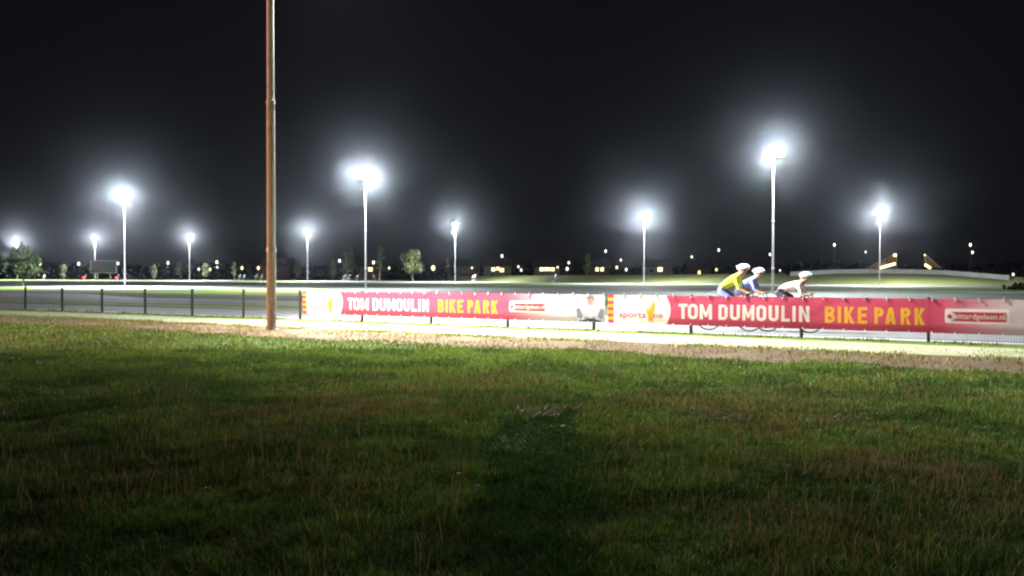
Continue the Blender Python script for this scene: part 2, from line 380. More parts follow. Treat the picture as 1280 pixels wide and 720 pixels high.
# red print fading to pale grey towards the right end of each banner
mf = print_mat('banner_red_fade', (.56, .03, .07)); nt = mf.node_tree
tc = nt.nodes['Texture Coordinate']; sx = nt.nodes.new('ShaderNodeSeparateXYZ'); nt.links.new(tc.outputs['Object'], sx.inputs[0])
mr = nt.nodes.new('ShaderNodeMapRange'); mr.inputs['From Min'].default_value = 7.1; mr.inputs['From Max'].default_value = 9.1; mr.interpolation_type = 'SMOOTHSTEP'
nt.links.new(sx.outputs['X'], mr.inputs['Value'])
cr = nt.nodes.new('ShaderNodeMix'); cr.data_type = 'RGBA'; cr.inputs[6].default_value = (.50, .068, .13, 1); cr.inputs[7].default_value = (.47, .47, .50, 1)
nt.links.new(mr.outputs[0], cr.inputs[0])
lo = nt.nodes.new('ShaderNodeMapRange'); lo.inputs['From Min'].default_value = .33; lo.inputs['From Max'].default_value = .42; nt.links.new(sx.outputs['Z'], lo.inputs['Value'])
c2 = nt.nodes.new('ShaderNodeMix'); c2.data_type = 'RGBA'; c2.blend_type = 'MULTIPLY'; c2.inputs[7].default_value = (.64, .58, .54, 1)  # bottom band darkened: weaker backlight put into the cloth colour
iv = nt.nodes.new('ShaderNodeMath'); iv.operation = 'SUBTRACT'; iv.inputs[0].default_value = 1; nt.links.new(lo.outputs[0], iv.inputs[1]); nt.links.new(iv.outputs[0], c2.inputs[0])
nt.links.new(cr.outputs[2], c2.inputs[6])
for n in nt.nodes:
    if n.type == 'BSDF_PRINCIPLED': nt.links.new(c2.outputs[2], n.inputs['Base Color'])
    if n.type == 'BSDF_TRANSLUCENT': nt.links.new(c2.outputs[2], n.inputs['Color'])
M['b_fade'] = mf
def text_bm(s, x0, x1, z0, size_z, bold=.0):
    cu = bpy.data.curves.new('text', 'FONT'); cu.body = s; cu.size = 1; cu.offset = bold; cu.resolution_u = 3
    o = link(bpy.data.objects.new('text', cu)); bpy.context.view_layer.update()
    me = bpy.data.meshes.new_from_object(o.evaluated_get(bpy.context.evaluated_depsgraph_get()))
    bpy.data.objects.remove(o); bpy.data.curves.remove(cu)
    bm = bmesh.new(); bm.from_mesh(me); bpy.data.meshes.remove(me)
    a = min(v.co.x for v in bm.verts); b = max(v.co.x for v in bm.verts)
    for v in bm.verts: v.co = Vector((x0 + (v.co.x - a) / (b - a) * (x1 - x0), 0, z0 + v.co.y * size_z))
    return bm
def poly(pts): 
    bm = bmesh.new(); bm.faces.new([bm.verts.new((x, 0, z)) for x, z in pts])
    bmesh.ops.triangulate(bm, faces=bm.faces[:]); return bm
BLEN = 10.12
def banner(s0, label, seed):
    p = fpt(s0, -.085)
    t = thing('banner', label, 'banner', (p.x, p.y, 0), ang, 'banners tied to the mesh fence')
    pan = [(.16, ZB), (1.50, ZB)] + [(1.50 + .11 * math.sin(PI * i / 8), ZB + (ZT - ZB) * i / 8) for i in range(1, 8)] + [(1.50, ZT), (.16, ZT)]
    l1, l2 = loops_for(words1), loops_for(words2)
    bx0, bx1 = offs(1181.8), offs(1261.8)
    ubox = rrect(bx0, .445, bx1, .735, .04)
    rest = [[(1.50, ZB)] + pan[2:9] + [(1.50, ZT), (BLEN, ZT), (BLEN, ZB)]] + l1 + l2 + [ubox]
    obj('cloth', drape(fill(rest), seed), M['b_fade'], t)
    obj('logo_panel', drape(fill([pan]), seed), M['b_white'], t)
    # each word is a part of its own
    def word(ws): return drape(fill(loops_for(ws)), seed)
    obj('lettering', word(words1[:3]), M['b_letter'], t); obj('lettering', word(words1[3:]), M['b_letter'], t)
    obj('lettering', word(words2[:4]), M['b_yellow'], t); obj('lettering', word(words2[4:]), M['b_yellow'], t)
    ub = obj('address_box', drape(fill([ubox]), seed), M['b_white'], t)
    bar = fill([[(offs(1189.8), .485), (offs(1258), .485), (offs(1258), .672), (offs(1189.8), .672)] ])
    obj('address_bar', drape(bar, seed, .004), M['b_red'], ub)
    disc = fill([[(offs(1189.6) + .085 * math.cos(a), .578 + .085 * math.sin(a)) for a in np.linspace(0, 2 * PI, 20)[:-1]]])
    obj('emblem', drape(disc, seed, .007), M['b_white'], ub)
    disc = fill([[(offs(1187.5) + .045 * math.cos(a), .578 + .045 * math.sin(a)) for a in np.linspace(0, 2 * PI, 8)[:-1]]])
    obj('emblem', drape(disc, seed, .010), M['b_red'], ub)
    obj('address', drape(text_bm('sittardgeleen.nl', offs(1194.5), offs(1256.5), .535, .155, .012), seed, .008), M['b_letter'], ub)
    # logo
    lt = obj('lettering', drape(text_bm('sportz', .30, 1.00, .385, .21, .004), seed, .004), M['b_red'], t)
    obj('lettering', drape(text_bm('ne', 1.20, 1.42, .385, .21, .004), seed, .004), M['b_red'], t)
    obj('small_print', drape(text_bm('sittard-geleen', 1.22, 1.50, .315, .05, 0), seed, .004), M['b_orange'], t)
    fg = poly([(1.06, .37), (1.10, .52), (1.09, .56), (.99, .60), (1.00, .62), (1.10, .63), (1.14, .72), (1.19, .80), (1.22, .72), (1.22, .66), (1.17, .58), (1.15, .50), (1.17, .37)])
    figure = obj('logo_figure', drape(fg, seed, .004), M['b_yellow'], t)
    obj('figure_arm', drape(poly([(.98, .60), (1.10, .655), (1.12, .60), (1.08, .58)]), seed, .006), M['b_lime'], figure)
    obj('figure_foot', drape(poly([(1.055, .30), (1.165, .31), (1.165, .40), (1.055, .40)]), seed, .006), M['b_orange'], figure)
    # stripe of red and yellow blocks at the left end
    z = ZB; k = 0; hh = (ZT - ZB) / 9
    a, b = [], []
    for k in range(9): (a if k % 2 == 0 else b).append([(0, ZB + hh * k), (.155, ZB + hh * k), (.155, ZB + hh * (k + 1)), (0, ZB + hh * (k + 1))])
    for lst, m in ((a, 'b_red'), (b, 'b_yellow')):
        for q in lst: obj('stripe_block', drape(fill([q]), seed), M[m], t)
    # printed cyclist in pale grey at the right end
    cx = 9.72
    pr = poly([(cx - .36, .245), (cx - .33, .50), (cx - .25, .63), (cx - .10, .68), (cx + .10, .68), (cx + .25, .63), (cx + .33, .50), (cx + .36, .245)])
    pr = obj('printed_rider', drape(pr, seed, .004), M['b_pale'], t)
    for s in (-1, 1):
        obj('printed_sleeve', drape(poly([(cx + s * .20, .38), (cx + s * .30, .60), (cx + s * .38, .56), (cx + s * .36, .36), (cx + s * .28, .30)]), seed, .006), M['b_grey'], pr)
        obj('printed_mark', drape(poly([(cx + s * .05, .25), (cx + s * .05, .37), (cx + s * .16, .37), (cx + s * .14, .25)]), seed, .006), M['b_grey'], pr)
    obj('printed_handlebar', drape(poly([(cx - .33, .25), (cx - .30, .28), (cx - .05, .28), (cx, .34), (cx + .05, .28), (cx + .30, .28), (cx + .33, .25)]), seed, .008), M['b_dark'], pr)
    obj('printed_face', drape(poly([(cx - .06, .68), (cx - .09, .80), (cx - .05, .86), (cx + .05, .86), (cx + .09, .80), (cx + .06, .68)]), seed, .006), M['b_skin'], pr)
    obj('printed_helmet', drape(poly([(cx - .11, .81), (cx - .11, .88), (cx - .06, .925), (cx + .06, .925), (cx + .11, .88), (cx + .11, .81), (cx + .05, .84), (cx - .05, .84)]), seed, .008), M['b_grey'], pr)
    # cable ties along the top and bottom hems
    tm = bmesh.new(); box(tm, (0, 0, 0), (.012, .02, .085)); box(tm, (0, -.012, -.03), (.03, .008, .03)); tmesh = None
    x = .42; first = None
    while x < BLEN:
        for z in (ZT - .005, ZB + .02):
            if first is None: first = obj('tie', tm, M['b_white'], t); o = first
            else: o = first.copy(); link(o); o.parent = t
            o.location = (x, cloth_wave(x, z, seed) - .012, z + sag(x) * (z > .8)); o.rotation_euler = (0, random.uniform(-.5, .5), 0)
            if z < .5: o.scale = (.8, 1, .45)
        x += .42
    return t
banner(15.22, 'brightly lit left banner starting with a white panel just right of the tall near mast', 1.5)
banner(25.42, 'deep red right banner with large white and yellow words, running to the right frame edge', 4.2)

# ------------------------------------------------------------ light masts
def lamp(name, loc, power, radius, color, parent=None, spot=None):
    ld = bpy.data.lights.new(name, 'SPOT' if spot else 'POINT'); ld.energy = power; ld.shadow_soft_size = radius; ld.color = color
    o = link(bpy.data.objects.new(name, ld)); o.location = loc
    if parent: o.parent = parent
    if spot:
        ld.spot_size = math.radians(spot[1]); ld.spot_blend = spot[2]
        o.rotation_euler = (Vector(spot[0]) - Vector(loc)).to_track_quat('-Z', 'Y').to_euler()
    return o
def mast(x, y, H, label, power=0.0, big=True, gf=3.4, aim=-3.5, rz=0.0, radii=(.115, .10, .08, .055), steel='galv', near=False):
    t = thing('floodlight_mast', label, 'floodlight mast', (x, y, 0), rz, 'floodlight masts around the cycling track')
    k = H / 11.3; zs = [0, 2.05 * k, 5.8 * k, 8.5 * k, H]
    bm = bmesh.new()
    for i in range(4):
        tube(bm, (0, 0, zs[i]), (0, 0, zs[i + 1]), radii[i], radii[i] * .93 if i < 3 else radii[i] * .8, n=20)
    obj('pole', bm, M[steel], t, smooth=False)
    for i in (1, 2, 3):
        bm = bmesh.new(); tube(bm, (0, 0, zs[i] - .05), (0, 0, zs[i] + .05), radii[i - 1] * 1.08, radii[i] * 1.12, n=20)
        if near: tube(bm, (.06, -.06, zs[i]), (.10, -.10, zs[i]), .035, n=10)
        obj('collar', bm, M['galv'], t)
    if near:
        bm = bmesh.new(); tube(bm, (0, 0, .0), (0, 0, .03), .2, .2, n=24)
        for a in range(6): tube(bm, (.165 * math.cos(a * PI / 3), .165 * math.sin(a * PI / 3), .03), (.165 * math.cos(a * PI / 3), .165 * math.sin(a * PI / 3), .06), .014, n=6)
        obj('base_flange', bm, M['galv_old'], t)
        bm = bmesh.new(); box(bm, (0, -radii[0] - .002, .9), (.11, .012, .42)); box(bm, (0.03, -radii[0] - .012, .9), (.015, .01, .03)); obj('service_door', bm, M['galv_old'], t)
    bm = bmesh.new(); box(bm, (0, 0, H - .03), (1.35, .07, .07)); box(bm, (0, 0, H - .12), (.2, .2, .12)); obj('crossarm', bm, M['galv'], t)
    for j, px in enumerate((-.57, -.19, .19, .57) if big else (-.3, .3)):
        bm = bmesh.new(); rot = Matrix.Rotation(math.radians(28 * (1 if j % 2 else -1)), 3, 'X')
        box(bm, (px, 0, H - .16), (.36, .34, .10), rot); tube(bm, (px, 0, H - .10), (px, 0, H - .02), .02, n=6)
        f = obj('floodlight', bm, M['housing'], t)
        bm = bmesh.new(); box(bm, Vector((px, 0, H - .16)) + rot @ Vector((0, 0, -.07)), (.31, .29, .035), rot); obj('lens', bm, M['lens'], f)
    if power:
        lamp('floodlight_lamp', (0, -.30, H - .28), power * .46, .25, (.93, .97, 1.0), t)
        lamp('floodlight_lamp', (0, -.45, H - .35), PW * gf, .3, (.93, .97, 1.0), t, spot=((0, aim - .45, 0), 154 if big else 148, .9))
    return t
def gpos(x, Y): p = at(x, 350, Y); return p.x, Y
PW = 2600
specs = [
 (22, 263, 301, 1.3, 'faint mast farthest left with its lamp just above the round tree crown'),
 (119, 241, 297, .95, 'small mast whose pole rises behind the grey billboard'),
 (156, 101, 243, 1.3, 'tall white mast left of the near pole with a wide T shaped glowing head'),
 (237, 227, 294, .95, 'small mast standing between the tall left mast and the near brown pole'),
 (384.5, 199, 287, 1.2, 'small mast just above the left end of the bright banner'),
 (457, 84, 220, 2.0, 'brightest mast with the widest glow, its pole ending above the bright banner lettering'),
 (569, 178, 280, 1.3, 'mid distance mast right of the brightest one, beside two young trees'),
 (805, 141, 271, 2.2, 'middle mast rising over the joint of the two banners'),
 (966, 63, 191, 1.5, 'tallest looking mast between the two groups of riders on the right'),
 (1099.5, 120, 265, 1.4, 'rightmost mast standing in front of the grass mound and bridge wing'),
]
for px, Y, ty, k, lab in specs:
    x, _ = gpos(px, Y); H = at(px, ty, Y).z + .1; gf, aim = {156: (5, 0), 457: (3.5, 0), 966: (2.2, 0), 1099.5: (1.3, 0), 805: (2.8, 0), 569: (4.5, 0)}.get(px, (5.5, 0))
    mast(x, Y, H, lab, PW * k, big=Y < 110, gf=gf, aim=aim, rz=0, radii=(.10, .088, .075, .06) if Y < 110 else (.10, .09, .08, .07))
p0 = ground(339.5, 412.5)
nm = mast(p0.x, p0.y, 11.4, 'tall near brown lit steel mast running out of the top of the picture', 0, radii=(.125, .112, .095, .08), steel='galv_old', near=True, rz=.0)
NL = Vector((p0.x, p0.y, 10.9))
lamp('near_floodlight_lamp', (-.5, 1.0, -.5 + 11.4), 1050, .15, (.97, .98, .93), nm, spot=((-8, 5, 0), 166, 1.0))
lamp('near_floodlight_lamp', (.5, 1.0, -.5 + 11.4), 5300, .15, (.97, .98, .93), nm, spot=((10, 2.0, 0), 132, 1.0))

# sodium street lamp on the access road to the left, out of the picture
sl = thing('street_lamp', 'orange sodium street lamp on the access road left of the field', 'street lamp', (-30, 15, 0), 0)
bm = bmesh.new(); tube(bm, (0, 0, 0), (0, 0, 5.6), .08, .05, 12); tube(bm, (0, 0, 5.6), (.9, .2, 5.85), .035, .03, 8); obj('pole', bm, M['galv_old'], sl)
bm = bmesh.new(); box(bm, (1.1, .24, 5.86), (.6, .24, .12)); hd = obj('lamp_head', bm, M['housing'], sl)
bm = bmesh.new(); box(bm, (1.1, .24, 5.78), (.45, .18, .04)); obj('lens', bm, M['lamp_warm'], hd)
lamp('sodium_lamp', (1.15, .24, 5.65), 2300, .12, (1.0, .42, .19), sl, spot=((24, 6.1, 4.2), 44, .6))

# ------------------------------------------------------------ distant park lamps
def park_lamp_mesh(H, r, kind):
    pass
def park_lamp(x, y, Y, kind, label, r=.24, el=1.45):
    p = at(x, y, Y)
    t = thing('street_lamp', label, 'street lamp', (p.x, Y, 0), 0, 'distant street lamps of the town')
    bm = bmesh.new(); tube(bm, (0, 0, 0), (0, 0, p.z - r * el), .07, .05, 6); obj('pole', bm, M['post'], t)
    bm = bmesh.new(); ball(bm, (0, 0, p.z), (r, r, r * el), 10, 6); hd = obj('lantern', bm, M[kind], t)
    bm = bmesh.new(); tube(bm, (0, 0, p.z + r * el * .85), (0, 0, p.z + r * el * 1.15), r * .9, r * .3, 8); obj('lantern_cap', bm, M['housing'], hd)
LN = 'lamp_warm lamp_white lamp_green lamp_dim'.split()
lamps = [
 (7.5, 331, 2, .20, 'dim street lamp half hidden at the left edge of the round tree'),
 (50, 329.5, 2, .28, 'greenish street lamp just right of the round tree'),
 (98.5, 329.5, 2, .27, 'greenish street lamp left of the grey billboard'),
 (147.5, 329.2, 2, .25, 'greenish street lamp at the right upper corner of the billboard'),
 (210, 328.6, 2, .27, 'greenish street lamp midway between the tall left mast and the next small mast'),
 (248.5, 336.5, 1, .20, 'small white street lamp just right of the small mast by the young trees'),
 (262.5, 336.8, 0, .25, 'warm street lamp directly below a pair of lamps one above the other'),
 (271, 327.6, 1, .26, 'upper one of two white lamps standing one above the other left of the near mast'),
 (271.3, 334, 1, .18, 'lower one of two white lamps standing one above the other left of the near mast'),
 (302.5, 335, 0, .28, 'warm street lamp above the pair of cyan riders'),
 (323, 335, 0, .28, 'warm street lamp above the white and pink riders beside the near mast'),
 (424.5, 326, 1, .26, 'white street lamp between two trees right of the small mast above the banner end'),
 (467, 328, 1, .28, 'white street lamp just right of the brightest mast pole'),
 (486.5, 335, 2, .22, 'greenish small lamp between the tall tree and the bright round tree'),
 (514.5, 324.3, 2, .20, 'lamp shining through the crown of the bright round tree'),
 (541.5, 335, 0, .42, 'large warm lamp between the bright round tree and the mid distance mast'),
 (590, 334.8, 0, .20, 'small orange lamp right of the mid distance mast'),
 (627.5, 320, 1, .26, 'white lamp high above the lit house between the masts'),
 (648, 333.4, 1, .20, 'upper left one of two close white lamps right of the lit house'),
 (651.5, 337.6, 1, .22, 'lower right one of two close white lamps right of the lit house'),
 (697, 334, 1, .18, 'small white lamp right of the house with the wide lit window'),
 (711, 328.4, 1, .22, 'upper one of two stacked lamps left of the narrow pointed tree'),
 (709, 336, 1, .28, 'lower one of two stacked lamps left of the narrow pointed tree'),
 (757, 313.9, 1, .24, 'highest white lamp left of the middle mast'),
 (771, 334.3, 0, .26, 'warm lamp in front of a lit wall left of the middle mast'),
 (776, 325, 1, .21, 'white lamp above the warm lamp left of the middle mast'),
 (782.8, 337, 1, .24, 'white lamp nearest to the left side of the middle mast'),
 (864.5, 321, 1, .20, 'lone white lamp left of the riders in yellow and blue'),
 (898.5, 312.6, 1, .24, 'highest lamp above the riders in yellow and blue'),
 (895.5, 337, 0, .24, 'low warm lamp right behind the rider in yellow'),
 (962.5, 318, 1, .22, 'lamp partly behind the pole of the tallest looking mast'),
 (975, 338, 1, .16, 'small low lamp right of the tallest looking mast'),
 (1043, 306, 1, .25, 'lamp on a dark pole at the left shoulder of the mound'),
 (1082, 315, 1, .20, 'small lamp just left of the rightmost mast'),
 (1213, 306, 1, .25, 'upper lamp on a dark pole at the right shoulder of the mound'),
 (1215.6, 315.4, 1, .23, 'lower lamp just under another at the right shoulder of the mound'),
 (1266.5, 343, 1, .22, 'low lamp at the right end of the parapet wall'),
]
for i, (x, y, kd, r, lab) in enumerate(lamps):
    Y = {1043: 160, 1213: 162, 1266.5: 150}.get(x, 255 + (i * 37) % 60)
    park_lamp(x, y, Y, LN[kd], lab, r * 1.45 * Y / 260)

# ------------------------------------------------------------ distant houses
def house(px, Y, w, h, rh, wins, label, wallm='brick', rz=0.0):
    p = at(px, 345, Y)
    t = thing('house', label, 'house', (p.x, Y, 0), rz, 'houses at the edge of the town')
    dp = 8
    bm = bmesh.new(); box(bm, (0, dp / 2, h / 2), (w, dp, h)); wl = obj('wall', bm, M[wallm], t)
    bm = bmesh.new(); e = .5
    vs = [bm.verts.new(v) for v in ((-w / 2 - e, -e, h + .01), (w / 2 + e, -e, h + .01), (w / 2 + e, dp + e, h + .01), (-w / 2 - e, dp + e, h + .01), (-w / 2 - e, dp / 2, h + rh), (w / 2 + e, dp / 2, h + rh))]
    for f in ((0, 1, 5, 4), (2, 3, 4, 5), (0, 4, 3), (1, 2, 5), (3, 2, 1, 0)): bm.faces.new([vs[i] for i in f])
    rf = obj('roof', bm, M['roof'], t)
    bm = bmesh.new(); box(bm, (w * .3, dp / 2, h + rh), (.6, .6, 1.4)); obj('chimney', bm, M['brick'], rf)
    for (wx, wz, ww, wh, lit) in wins:
        bm = bmesh.new()
        for s in (-1, 1):
            box(bm, (wx + s * ww / 2, -.05, wz), (.1, .1, wh + .1)); box(bm, (wx, -.05, wz + s * wh / 2), (ww - .1, .1, .1))
        box(bm, (wx, -.05, wz), (.07, .1, wh - .1)); fr = obj('window', bm, M['render'], t)
        bm = bmesh.new(); box(bm, (wx, -.015, wz), (ww - .02, .02, wh - .02)); obj('pane', bm, M['window_lit' if lit else 'window_dark'], fr)
    bm = bmesh.new(); box(bm, (-w * .2, -.03, 1.05), (1, .06, 2.1)); obj('door', bm, M['post'], t)
hs_ = [
 (622, 330, 11, 5, 3.2, [(-1.7, 3.9, 1.5, 1.5, 1), (.1, 4.2, 1.2, 1.4, 1), (1.7, 3.6, 1.6, 1.6, 1), (3.8, 1.4, 1.4, 1.3, 0)], 'dark house with three lit upper windows below the lone high lamp', 'render'),
 (684, 330, 10, 4.6, 3.4, [(-2.2, 3.9, 1.6, 1.5, 1), (0, 4.0, 2.4, 1.5, 1), (2.2, 3.9, 1.4, 1.5, 1)], 'house with a wide row of lit windows between the small rider and the narrow tree', 'render'),
 (749.5, 335, 8, 5, 3, [(-1.0, 3.9, 1.3, 1.5, 1), (1.0, 3.9, 1.3, 1.5, 1), (-2.6, 1.4, 1.2, 1.3, 0)], 'house with two small lit windows side by side left of the middle mast', 'brick'),
 (824, 320, 10, 4.6, 3, [(.3, 3.9, 1.9, 1.9, 1), (-3, 3.2, 1.4, 1.4, 0)], 'house with one glowing window right of the middle mast', 'render'),
 (463, 330, 9, 4.8, 3, [(0, 3.9, 1.7, 1.6, 1), (-2.5, 3.8, 1.1, 1.4, 0)], 'house with one orange window behind the brightest mast pole', 'brick'),
 (583, 345, 10, 5, 3.4, [(-1, 4.2, 1.5, 1.1, 0), (2.5, 4.0, 1.2, 1.1, 0)], 'unlit dark house right of the mid distance mast', 'brick'),
 (345, 340, 12, 5.2, 3.6, [(2.5, 4.0, 1.2, 1.1, 0), (-2, 4.0, 1.3, 1.2, 0)], 'unlit dark house behind the near brown mast', 'brick'),
 (874, 335, 9, 4.4, 3, [(0, 2.6, 1.0, 1.6, 1), (2.4, 2.6, 1.2, 1.2, 0)], 'house with one narrow dim window left of the rider in yellow', 'brick'),
]
for a in hs_: house(*a[:6], a[6], a[7])

# ------------------------------------------------------------ trees
def tree(px, base_y, top_y, wpx, leafm, label, shape='round', n=1500, Y=None, start=.3, name='young_tree', cat='tree', group='young trees around the track'):
    if Y is None: Y = ground(px, base_y).y
    g = at(px, base_y, Y); H = at(px, top_y, Y).z; W = wpx / F * Y
    rs = random.Random(int(px * 13)); t = thing(name, label, cat, (g.x, Y, 0), 0, group)
    bm = bmesh.new(); tr = max(.05, H * .018)
    segs = 6; pts = []; q = Vector((0, 0, 0))
    for i in range(segs + 1):
        pts.append(Vector((rs.uniform(-.03, .03) * H * (i > 0), rs.uniform(-.03, .03) * H * (i > 0), H * .9 * i / segs)))
    for i in range(segs): tube(bm, pts[i], pts[i + 1], tr * (1 - i / segs * .8), tr * (1 - (i + 1) / segs * .8), 7)
    tips = []
    for k in range(12):
        z = H * (start + (.9 - start) * (k / 12)); a = k * 2.4 + rs.random(); prof = prof_r(shape, (z / H - start) / (1 - start)) * W / 2
        o = Vector((0, 0, z)); e = o + Vector((math.cos(a) * prof * .8, math.sin(a) * prof * .8, H * .10))
        tube(bm, o, e, tr * .4, tr * .12, 5); tips.append(e)
    obj('trunk', bm, M['bark'], t)
    # leaf clumps: gaps and uneven outline
    clumps = []
    for k in range(26):
        u = rs.random() ** .9; z = start + (1 - start) * u; r = prof_r(shape, u) * W / 2
        a = rs.random() * 2 * PI; rr = r * math.sqrt(rs.random()) * 1.0
        clumps.append((Vector((rr * math.cos(a), rr * math.sin(a), z * H)), rs.uniform(.10, .26) * min(W, H * .6)))
    bm = bmesh.new(); ls = .05 * min(W, 4) + .03
    for i in range(n):
        c, r = clumps[rs.randrange(len(clumps))]
        p = c + Vector((rs.gauss(0, r * .5), rs.gauss(0, r * .5), rs.gauss(0, r * .45)))
        if p.z < H * start * .8: continue
        R = Matrix.Rotation(rs.random() * 6.28, 3, 'Z') @ Matrix.Rotation(rs.uniform(.2, 2.6), 3, 'X')
        s = ls * rs.uniform(.6, 1.5)
        bm.faces.new([bm.verts.new(p + R @ Vector(v) * s) for v in ((0, -1, 0), (.5, -.1, .1), (0, 1, 0), (-.5, -.1, .1))])
    obj('crown', bm, M[leafm], t)
    return t
def prof_r(shape, u):
    u = min(1, max(0, u))
    if shape == 'round': return math.sin(PI * (.12 + .83 * u)) ** .7
    if shape == 'cone': return (1 - u) ** .8 * min(1, .4 + u * 5)
    return min(1, .5 + u * 2) * (1 - u ** 3 * .8)
trees = [
 (28, 358, 311, 38, 'leaf_a', 'broad round young tree at the far left standing before the white track', 'round', 3500),
 (79, 350.5, 331, 8, 'leaf_a', 'tiny dim tree left of the lamp beside the billboard', 'oval', 500),
 (192, 350.8, 330, 9, 'leaf_a', 'small dim tree right of the tall left mast', 'oval', 600),
 (224, 351.5, 328, 9, 'leaf_b', 'small yellowish tree just left of the small mast', 'oval', 700),
 (257, 351, 329, 9, 'leaf_b', 'small pointed tree between the stacked lamps and the small mast', 'cone', 600),
 (293.5, 350.8, 327, 9, 'leaf_a', 'narrow conical tree left of the cyan riders', 'cone', 700),
 (312, 350.3, 331, 8, 'leaf_c', 'dark dim tree between the two warm lamps', 'round', 500),
 (372, 350.8, 329, 12, 'leaf_a', 'dim round tree left of the small mast above the banner end', 'round', 700),
 (417, 351, 325, 10, 'leaf_b', 'yellowish pointed tree left of the broad dim tree', 'cone', 800),
 (434, 351.2, 311, 20, 'leaf_c', 'broad dim tree left of the brightest mast', 'oval', 1200),
 (475.5, 351.5, 309, 13, 'leaf_a', 'tall narrow tree right of the brightest mast', 'oval', 1200),
 (516, 352.3, 312, 27, 'leaf_b', 'bright round tree lit yellow green above the banner words', 'round', 2200),
 (560, 351, 323, 10, 'leaf_b', 'small lit pointed tree just left of the mid distance mast', 'cone', 700),
 (735, 352.8, 320, 13, 'leaf_b', 'narrow pointed tree between the two banners and the lit houses', 'cone', 1100),
 (722, 350, 338, 6, 'leaf_c', 'tiny dark tree at the foot of the stacked lamps', 'round', 300),
]
for tt in trees: tree(*tt[:5], tt[5], tt[6], tt[7])
tree(1277, 362.5, 356, 44, 'leaf_c', 'low dark bush at the right edge in front of the mound', 'round', 1800, start=.02, name='bush', cat='bush', group=None)
# far wood: one mass of dark foliage along the horizon
bm = bmesh.new(); rs = random.Random(3)
for i in range(9000):
    x = rs.uniform(-440, 400); Y = rs.uniform(430, 500)
    hh = 7 + 4 * noise.noise(Vector((x * .02, 0, 0))) + 2.5 * noise.noise(Vector((x * .11, 3, 0)))
    z = rs.uniform(0, max(2, hh)); s = rs.uniform(.6, 1.6)
    R = Matrix.Rotation(rs.random() * 6.28, 3, 'Z') @ Matrix.Rotation(rs.uniform(.6, 2.2), 3, 'X')
    bm.faces.new([bm.verts.new(Vector((x, Y, z)) + R @ Vector(v) * s) for v in ((0, -1, 0), (1, 0, .1), (0, 1, 0), (-1, 0, .1))])
o = obj('far_wood', bm, M['leaf_far']); struct(o, 'stuff')

# ------------------------------------------------------------ billboard
Y = 232; a, b = at(113, 341, Y), at(145, 326, Y)
t = thing('billboard', 'grey billboard with a faded red marking standing in front of a small mast', 'billboard', (a.x, Y, 0))
Wd, zb, zt = b.x - a.x, a.z, b.z
bm = bmesh.new(); box(bm, (Wd / 2, .2, (zb + zt) / 2), (Wd, .15, zt - zb)); obj('panel', bm, mat('billboard_grey', (.07, .068, .075), .8, var=.15, scale=.5), t)
bm = bmesh.new()
for s in (0, 1):
    box(bm, (Wd / 2, .05, zb if s == 0 else zt), (Wd + .2, .3, .22)); box(bm, (s * Wd, .05, (zb + zt) / 2), (.22, .31, zt - zb - .23))
obj('frame', bm, M['galv'], t)
for px in (.25, .75):
    bm = bmesh.new(); box(bm, (Wd * px, .35, zb / 2 + .3), (.25, .12, zb + .6)); obj('leg', bm, M['galv_old'], t)
bm = bmesh.new()
pts = [(.08, .62), (.12, .78), (.25, .74), (.30, .82), (.42, .76), (.60, .70), (.62, .52), (.45, .50), (.30, .42), (.14, .38)]
bm.faces.new([bm.verts.new((x * Wd, .11, zb + z * (zt - zb))) for x, z in pts]); obj('marking', bm, mat('faded_red_paint', (.13, .025, .02), .7, var=.3, scale=1), t)
bm = bmesh.new(); box(bm, (.82 * Wd, .11, zb + .5 * (zt - zb)), (.26 * Wd, .02, .45 * (zt - zb))); obj('marking', bm, mat('faded_blue_paint', (.045, .045, .06), .7, var=.3, scale=1), t)

# ------------------------------------------------------------ riders and bicycles
M['skin'] = mat('skin', (.42, .24, .17), .5); M['helmet'] = mat('white_helmet', (.78, .78, .80), .35); M['helmet_teal'] = mat('pale_teal_helmet', (.42, .60, .58), .35)
M['hivis'] = mat('hi_vis_jersey', (.62, .75, .04), .7); M['blue'] = mat('blue_jersey', (.16, .22, .60), .7); M['palepink'] = mat('pale_jersey', (.74, .62, .66), .7)
M['navy'] = mat('navy_shorts', (.035, .04, .08), .7); M['cyan'] = mat('cyan_jersey', (.15, .50, .58), .7); M['pink'] = mat('pink_jersey', (.70, .12, .28), .7); M['white'] = mat('white_jersey', (.65, .67, .72), .7)
M['shoe_y'] = mat('yellow_shoe', (.70, .75, .05), .5); M['shoe_w'] = mat('white_shoe', (.6, .6, .6), .5); M['tyre'] = mat('tyre', (.02, .02, .02), .8); M['rim'] = mat('rim', (.12, .12, .13), .4, .5)
M['frame_w'] = mat('white_bike_frame', (.6, .6, .62), .3); M['frame_d'] = mat('dark_bike_frame', (.04, .04, .05), .3); M['hair'] = mat('hair', (.03, .02, .015), .6)
